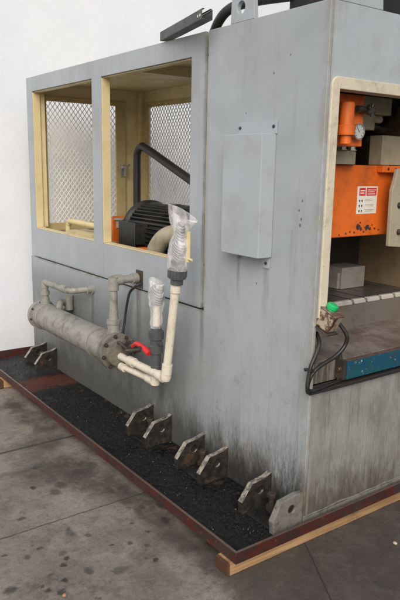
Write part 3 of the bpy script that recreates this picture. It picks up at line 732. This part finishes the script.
# --- heat exchanger on the tank side
hx, hz2 = -.17, .553
ex = MB()
ex.lathe((hx, 1.34, hz2), (0, 1, 0), [(0, .088), (.0, .088), (1.08, .088)], 36)
ex.lathe((hx, 2.42, hz2), (0, 1, 0), [(0, .104), (.035, .104), (.04, .092), (.075, .088), (.09, .06)], 36)
exch = top(ex.build('heat_exchanger', 'exch', None, 0, True, origin=(hx, 1.9, hz2-.09)), 'long grey cylindrical heat exchanger with pipes and red lever hanging on the machine side', 'heat exchanger')
b = MB(); b.lathe((hx, 1.36, hz2), (0, -1, 0), [(-.04, .104), (-.018, .106), (-.016, .096), (-.010, .096), (-.008, .108), (.022, .108), (.024, .085), (.05, .078), (.055, .05)], 36)
b.build('end_flange', 'exchdirty', exch, 0, True)
for k in range(8):
    a = 2*PI*k/8+.2; ca, sa = math.cos(a), math.sin(a)
    each('flange_bolt', 'bolt', exch, [lambda b: b.hexbolt((hx+.094*ca, 1.338, hz2+.094*sa), (0, -1, 0), .009, .018)])
    if sa > -.3: each('flange_bolt', 'bolt', exch, [lambda b: b.hexbolt((hx+.096*ca, 2.421, hz2+.096*sa), (0, -1, 0), .006, .010)])
for y in (1.56, 2.33):
    b = MB(); b.lathe((hx, y, hz2), (0, 1, 0), [(0, .0885), (0, .0925), (.018, .0925), (.018, .0885)], 36, cap=False)
    b.build('band_clamp', 'strap', exch, 0, True)
    b = MB(); b.prism([(-.002, .44), (-.14, .46), (-.14, .50), (-.10, .56), (-.002, .62)], 'y', y+.03, y+.042); b.build('saddle', 'exch', exch, .002)
b = MB(); b.tube([(hx+.03, 2.22, .62), (-.10, 2.28, .66), (-.04, 2.33, .64), (-.01, 2.36, .60)], .022, 12, 5); b.cyl((-.03, 2.30, .60), (-.03, 2.30, .70), .03); b.build('vent_fitting', 'exch', exch, 0, True)
# small pipe at the far end
b = MB(); px = -.16
b.lathe((px, 2.40, .62), (0, 0, 1), [(0, .036), (.035, .036), (.036, .028), (.06, .028), (.061, .022), (.08, .022), (.081, .030), (.11, .030), (.111, .020), (.15, .020)], 16)
b.tube([(px, 2.40, .70), (px, 2.40, .765), (px, 2.405, .785), (px, 2.37, .79), (px+.01, 2.12, .790), (px+.02, 2.07, .788), (-.12, 2.03, .787), (-.05, 2.005, .792), (.0, 1.99, .795)], .021, 14, 4)
b.lathe((px, 2.40, .752), (0, 0, 1), [(0, .026), (.045, .026)], 14); b.cyl((px+.012, 2.13, .79), (px+.018, 2.07, .789), .027); b.lathe((-.001, 1.99, .795), (-1, 0, 0), [(0, .034), (.012, .034), (.013, .026), (.04, .026)], 16)
b.build('coolant_pipe', 'exch', exch, 0, True)
# tall pipe by the flange
b = MB(); py = 1.405
b.lathe((px, py, .63), (0, 0, 1), [(0, .045), (.03, .045), (.031, .036), (.075, .036), (.076, .042), (.10, .042), (.101, .028), (.15, .026)], 18)
b.tube([(px, py, .70), (px, py, .925), (px+.004, py, .945), (px+.02, py, .955), (-.09, py, .956), (.0, py, .956)], .023, 14)
b.lathe((px, py, .90), (0, 0, 1), [(0, .031), (.075, .031)], 16); b.cyl((px, py, .955), (px+.05, py, .956), .031); b.cyl((-.04, py, .956), (-.001, py, .956), .030)
b.build('coolant_pipe', 'exch', exch, 0, True)
b = MB(); b.box((-.0045, 1.345, .90), (-.0005, 1.42, 1.005)); b.build('pipe_plate', 'bolt', exch, .001)
b = MB(); b.tube([(0.005, 1.355, .93), (-.03, 1.35, .928), (-.05, 1.38, .90), (-.055, 1.41, .865), (-.06, 1.435, .78), (-.07, 1.44, .69), (-.09, 1.42, .64), (-.13, 1.34, .60), (-.16, 1.28, .60)], .008, 10, 6)
b.build('sensor_cable', 'rubber', exch, 0, True)
# valve with red lever
b = MB(); b.cyl((-.14, 1.345, .59), (-.14, 1.22, .60), .022, 16); b.lathe((-.14, 1.29, .597), (0, -1, 0), [(0, .036), (.03, .036), (.031, .028), (.06, .028), (.061, .034), (.08, .034)], 8)
b.cyl((-.14, 1.25, .60), (-.18, 1.25, .635), .014); b.tube([(-.17, 1.33, .60), (-.20, 1.27, .63), (-.19, 1.20, .61)], .008, 8, 5); b.cyl((-.12, 1.17, .60), (-.20, 1.20, .60), .012); b.cyl((-.14, 1.22, .56), (-.14, 1.22, .64), .013)
for k in range(7):
    b.box((-.19+.012*k, 1.20+.01*(k % 3), .57+.008*(k % 4)), (-.175+.012*k, 1.225+.01*(k % 3), .60+.008*(k % 4)))
valve = b.build('drain_valve', 'darkiron', exch, .001, True)
b = MB(); b.tube([(-.185, 1.15, .635), (-.19, 1.10, .662), (-.19, 1.06, .663), (-.19, 1.01, .655), (-.19, .965, .640)], [.009]+[.010]*3+[.013]*8+[.016]*5+[.014]*20, 12, 4)
b.build('lever', 'red', valve, 0, True)
b = MB(); b.cyl((-.212, 1.03, .658), (-.204, 1.03, .658), .010, 12); b.build('cap', 'ink', valve)
# large PVC riser
vx = -.17
b = MB(); e0 = Vector((vx, .835, .540))
b.tube([(vx, 1.34, .535), (vx, .87, .5385), (vx, .845, .542), (vx, .832, .556), (vx, .829, .58), (vx, .752, 1.045)], .0215, 18)
b.lathe((vx, 1.21, .536), (0, -1, 0), [(0, .027), (.055, .027)], 18); b.lathe((vx, .905, .538), (0, -1, 0), [(0, .027), (.05, .0275)], 18)
b.lathe((vx, .831, .567), (0, -.16, 1), [(0, .0275), (.05, .027)], 18); b.lathe((vx, .838, .546), (0, 0, 1), [(-.026, .012), (-.02, .022), (0, .029), (.02, .028)], 18)
b.lathe((vx, .757, 1.00), (0, -.14, 1), [(0, .0265), (.05, .0265)], 18)
riser = b.build('plastic_riser', 'pvc', exch, 0, True)
dirr = Vector((0, -.10, 1)).normalized(); o = Vector((vx, .748, 1.04))
b = MB(); b.lathe(o, dirr, [(0, .031), (.03, .031), (.031, .044), (.075, .046), (.08, .038), (.095, .034), (.12, .034)], 24); [b.lathe(o+dirr*(.034+.012*0), dirr, [(0, .001), (.0, .001)], 4) for _ in ()]; [b.para(o+dirr*.036+Vector((math.cos(a)*.044-.003, math.sin(a)*.044-.003, 0)), (.006, 0, 0), (0, .006, 0), dirr*.036) for a in [k*PI/7 for k in range(14)]]; b.build('union_coupling', 'pipegrey', riser, 0, True)
b = MB(); b.lathe(o, dirr, [(.12, .030), (.15, .030), (.151, .036), (.20, .036), (.215, .024), (.29, .022), (.30, .012)], 20); b.build('threaded_sleeve', 'hatch', riser, 0, True)
b = MB(); b.box((-.165, .665, 1.155), (-.150, .68, 1.30)); b.cyl((-.16, .70, 1.175), (-.16, .635, 1.17), .006, 8); b.build('side_tag', 'cream', riser, .002)
# smaller return pipe
sx_ = -.15
b = MB(); b.tube([(sx_-.02, 1.345, .478), (sx_, 1.03, .478), (sx_, .99, .481), (sx_, .972, .493), (sx_, .968, .54), (sx_, .965, .60)], .0185, 16); b.lathe((sx_-.02, 1.30, .478), (0, -1, 0), [(0, .024), (.04, .024)], 16); b.lathe((sx_, 1.05, .478), (0, -1, 0), [(0, .024), (.075, .0265)], 16); b.lathe((sx_, .970, .478), (0, 0, 1), [(-.024, .012), (-.015, .024), (.05, .027)], 16)
ret = b.build('return_pipe', 'pvc', exch, 0, True)
b = MB(); b.lathe((sx_, .966, .55), (0, -.02, 1), [(0, .027), (.09, .027), (.091, .036), (.13, .038), (.135, .031), (.165, .031), (.166, .040), (.205, .041), (.21, .030), (.235, .028)], 20); b.cyl((sx_, .96, .70), (sx_, .915, .70), .012)
b.build('ball_valve_body', 'pipegrey', ret, 0, True)
b = MB(); b.cyl((sx_, .961, .78), (sx_, .956, .90), .019, 16); b.build('nipple', 'pvc', ret, 0, True)
b = MB(); b.lathe((sx_, .956, .90), (0, -.02, 1), [(0, .028), (.02, .036), (.085, .036), (.10, .026)], 20); b.build('threaded_sleeve', 'hatch', ret, 0, True)

# --- plastic bags tied over the open pipe ends
def bag(o, d, prof, fl, label, seed, u0=(0, -1, 0)):
    b = MB(); o = Vector(o); d = Vector(d).normalized(); n = 56; rings = []
    u = Vector(u0); u = (u-d*u.dot(d)).normalized(); w = d.cross(u)
    for k, (h, r_, fx) in enumerate(prof):
        row = []
        for i in range(n):
            a = 2*PI*i/n
            q = r_*(1+.10*mnoise.noise((math.cos(a)*2.2, math.sin(a)*2.2, h*26+seed))+.07*mnoise.noise((math.cos(a)*6, math.sin(a)*6, h*60+seed)))
            row.append(b.bm.verts.new(o+d*(h+ (fl*math.cos(a)*max(0, k-len(prof)+3)/2))+u*math.cos(a)*q*fx+w*math.sin(a)*q/fx))
        rings.append(row)
    for A, B in zip(rings, rings[1:]):
        for i in range(n): b.bm.faces.new((A[i], A[(i+1) % n], B[(i+1) % n], B[i]))
    o2 = b.build('plastic_bag', 'bag', smooth=True)
    return top(o2, label, 'plastic bag', 'plastic bags over pipe ends')
def dense(p, m=5):
    out = []
    for a, c in zip(p, p[1:]):
        for k in range(m): t = k/m; out.append(tuple(a[i]*(1-t)+c[i]*t for i in range(3)))
    return out+[p[-1]]
bag((vx, .748, 1.04), (0, -.12, 1), dense([(.075, .050, 1), (.10, .052, 1), (.15, .055, 1.05), (.20, .052, 1.1), (.235, .036, 1.05), (.255, .034, 1.1), (.28, .048, 1.25), (.31, .058, 1.45), (.345, .066, 1.7)]), -.022,
    'larger crumpled clear plastic bag flaring open on top of the tall white riser', 3)
bag((sx_, .963, .775), (0, -.01, 1), dense([(.0, .030, 1), (.03, .034, 1.1), (.08, .032, 1.1), (.12, .040, 1.1), (.16, .044, 1.1), (.20, .044, 1.15), (.225, .042, 1.35), (.245, .040, 1.5)]), -.012,
    'smaller crumpled clear plastic bag over the shorter pipe beside the red lever', 11)

# --- jacking feet: pairs of gusset plates with a jack bolt between
def foot(y0, y1, mat, front=False):
    f = MB(); f.box((-.150, y0+.030, .070), (-.001, y1-.0015, .0865)); 
    base = f.build('foot_bracket', 'greybracket', press, .002)
    for yy, hole in ((y0, True), (y1, True)):
        b = MB()
        out = [(-.001, .071), (-.168, .071), (-.174, .140), (-.116, .214), (-.035, .226), (-.001, .240)]
        if front and yy == y0: out = [(-.001, .071), (-.166, .071), (-.174, .143), (-.130, .222), (-.040, .234), (-.001, .229)]
        plate_hole(b, out, (-.068, .172), .019, 'y', yy-.001, yy+.029, 20)
        b.build('gusset', mat if yy == y0 else 'foot', base, .005)
        MB().cyl((-.068, yy+.008, .172), (-.068, yy+.026, .172), .0188, 20).build('shade_plug', 'dark', base)  # dark plug closes the drilled hole, standing in for its shade
    ym = (y0+y1)/2+.02
    b = MB(); b.cyl((-.07, ym, .10), (-.07, ym, .175), .014, 14); b.lathe((-.07, ym, .115), (0, 0, 1), [(0, .026), (.022, .026)], 6); b.lathe((-.07, ym, .175), (0, 0, 1), [(0, .022), (.018, .022), (.02, .016)], 6)
    b.build('jack_bolt', 'bolt', base, .001)
    b = MB(); b.cyl((-.004, y1+.012, .232), (-.03, y1+.012, .232), .006, 8); b.build('lug_pin', 'steel', base)
    return base
f1 = foot(.002, .205, 'footgrey', True)
f2 = foot(.525, .72, 'foot')
def copy_tree(o, parent, dy):
    c = o.copy(); COL.objects.link(c); c.parent = parent
    if dy: c.location = o.location + Vector((0, dy, 0))
    for ch in o.children: copy_tree(ch, c, 0)
    return c
copy_tree(f2, press, .505); copy_tree(f2, press, 2.075)

# --- start button box on the corner, with cable
A = Vector((.043, -.075, 1.012)); va = Vector((-.017, .095, .044)); vb = Vector((.068, .015, -.007)); vc = Vector((-.013, .028, -.065))
eb = top(MB().para(A, va, vb, vc).build('button_box', 'estop', None, .004, origin=A+va*.5+vb*.5+vc), 'rusty ivory push button box with green button and black cables at the machine corner', 'button box')
n_ = (-vc).normalized()
b = MB(); b.para(A+n_*.0005-va*.03-vb*.03, va*1.06, vb*1.06, n_*.006); b.build('box_lid', 'estoptop', eb, .002)
ctr = A+va*.48+vb*.52
MB().lathe(ctr+n_*.006, n_, [(0, .020), (.008, .020), (.008, .024), (.022, .024), (.026, .020), (.027, .008)], 28).build('push_button', 'green', eb, 0, True)
b = MB(); b.para(A+vc*1.0-va*.12-vb*.16+Vector((0, 0, -.001)), va*1.17, vb*1.25, vc.normalized()*.007); b.build('mounting_plate', 'darkiron', eb, .002)
gl = A+vb*1.0+va*.35+vc*.55
b = MB(); b.lathe(gl, Vector((.7, -.45, -.3)), [(0, .018), (.012, .018), (.013, .013), (.03, .013)], 12); b.build('cable_gland', 'rubber', eb, 0, True)
b = MB()
b.tube([gl+Vector((.008, -.006, -.004)), gl+Vector((.03, -.018, -.02)), (.150, -.05, .918), (.145, -.045, .874), (.105, -.035, .834), (.035, -.025, .805), (-.008, -.020, .778), (-.026, -.016, .742), (-.026, -.012, .712), (-.005, -.008, .694), (.05, -.004, .692), (.20, .02, .693), (.40, .04, .693), (1.1, .04, .693)], .0085, 12, 8)
b.build('cable', 'rubber', eb, 0, True)
b = MB()
b.tube([(.05, .03, .93), (.035, -.005, .895), (.0, -.02, .85), (-.022, -.022, .815), (-.034, -.022, .77), (-.038, -.022, .72), (-.020, -.016, .688), (.03, -.012, .682), (.3, -.012, .680), (1.1, -.012, .680)], [.0085]*46+[.0045]*200, 12, 8)
b.build('cable', 'rubber', eb, 0, True)
b = MB(); b.lathe((-.031, -.019, .792), (.1, 0, 1), [(0, .022), (.005, .022)], 16); b.box((-.058, -.022, .793), (-.045, -.018, .799)); b.build('cable_tie', 'rubber', eb)

# ------------------------------------------------------------------ loose things
# slotted strut lying across the cabinet roof
ch = empty('steel_channel', (0, .9, 2.222), 'dark slotted steel channel lying loose across the cabinet roof edge', 'steel channel')
P0 = Vector((-.118, .612, 2.238)); P1 = Vector((.018, 1.16, 2.238)); dv = (P1-P0).normalized(); sv = Vector((dv.y, -dv.x, 0)); L_ = (P1-P0).length
b = MB(); u = Vector((0, 0, 1))
b.para(P0-sv*.026-u*.018, dv*L_, sv*.052, u*.003)
for s_ in (-1, 1): b.para(P0+sv*(.0245*s_)-sv*.0015-u*.0148, dv*L_, sv*.003, u*.038)
for s_ in (-1, 1): b.para(P0+sv*(.018*s_)-sv*.005+u*.0233, dv*L_, sv*.010, u*.003)
b.build('channel', 'galv', ch, .0008)
each('bolt_hole', 'white', ch, [lambda b, q=q: b.para(P0+dv*q+sv*.0262-u*.004, dv*.012, sv*.0004, u*.010) for q in (.012, .04)])
each('bolt_hole', 'white', ch, [lambda b, q=q: b.para(P0+dv*q-sv*.0266-u*.004, dv*.012, sv*.0004, u*.010) for q in (.012, .04)])

def pebble(loc, s_, mat, label):
    b = MB(); bmesh.ops.create_icosphere(b.bm, subdivisions=2, radius=s_)
    for v in b.bm.verts:
        v.co *= 1+.4*mnoise.noise(v.co*60+Vector(loc)); v.co.z *= .55; v.co += Vector(loc)
    top(b.build('stone_chip', mat), label, 'stone chip')
M['chipo'] = simple('orange_chip', (.36, .19, .12), .7); M['chipw'] = simple('pale_chip', (.42, .36, .29), .7)
pebble((-1.003, .243, .004), .009, 'chipo', 'small orange chip on the concrete at the bottom left')
pebble((.323, -.249, .005), .010, 'chipw', 'small pale stone chip on the dark concrete before the timber beam')

# ------------------------------------------------------------------ camera, light, world
cd = bpy.data.cameras.new('Camera'); cam = bpy.data.objects.new('Camera', cd); COL.objects.link(cam)
r = Vector((.8102, -.5858, .0183)); yaw, pitch, roll = R(53.886), R(-11.824), R(1.0707)
f = Vector((math.cos(pitch)*math.cos(yaw), math.cos(pitch)*math.sin(yaw), math.sin(pitch)))
r0 = Vector((math.sin(yaw), -math.cos(yaw), 0)); u0 = r0.cross(f)
r = r0*math.cos(roll)+u0*math.sin(roll); u = -r0*math.sin(roll)+u0*math.cos(roll)
cam.matrix_world = Matrix(((r.x, u.x, -f.x, -1.867), (r.y, u.y, -f.y, -1.772), (r.z, u.z, -f.z, 1.6), (0, 0, 0, 1)))
cd.sensor_fit = 'HORIZONTAL'; cd.sensor_width = 24; cd.lens = 24*639.97/400
cd.clip_end = 200; cd.clip_start = .02
scene.camera = cam

EL, AZ = R(35), R(230)     # sun elevation, direction it comes from (math angle from +X)
w = bpy.data.worlds.new('World'); scene.world = w; w.use_nodes = True
t = w.node_tree; bg = t.nodes['Background']; sk = t.nodes.new('ShaderNodeTexSky'); sk.sky_type = 'NISHITA'
sk.sun_disc = False; sk.sun_elevation = EL; sk.sun_rotation = PI/2-AZ; sk.dust_density = 4; sk.ozone_density = .5; sk.air_density = 1.2
t.links.new(sk.outputs[0], bg.inputs[0]); bg.inputs[1].default_value = .105
sd = bpy.data.lights.new('Sun', 'SUN'); sd.energy = 1.75; sd.angle = R(48); sd.color = (1, .98, .955)
so = bpy.data.objects.new('Sun', sd); COL.objects.link(so)
dirv = Vector((math.cos(EL)*math.cos(AZ), math.cos(EL)*math.sin(AZ), math.sin(EL)))
so.rotation_euler = dirv.to_track_quat('Z', 'Y').to_euler(); so.location = dirv*6
scene.view_settings.view_transform = 'Standard'; scene.view_settings.look = 'None'
scene.view_settings.exposure = .21; scene.view_settings.gamma = 1
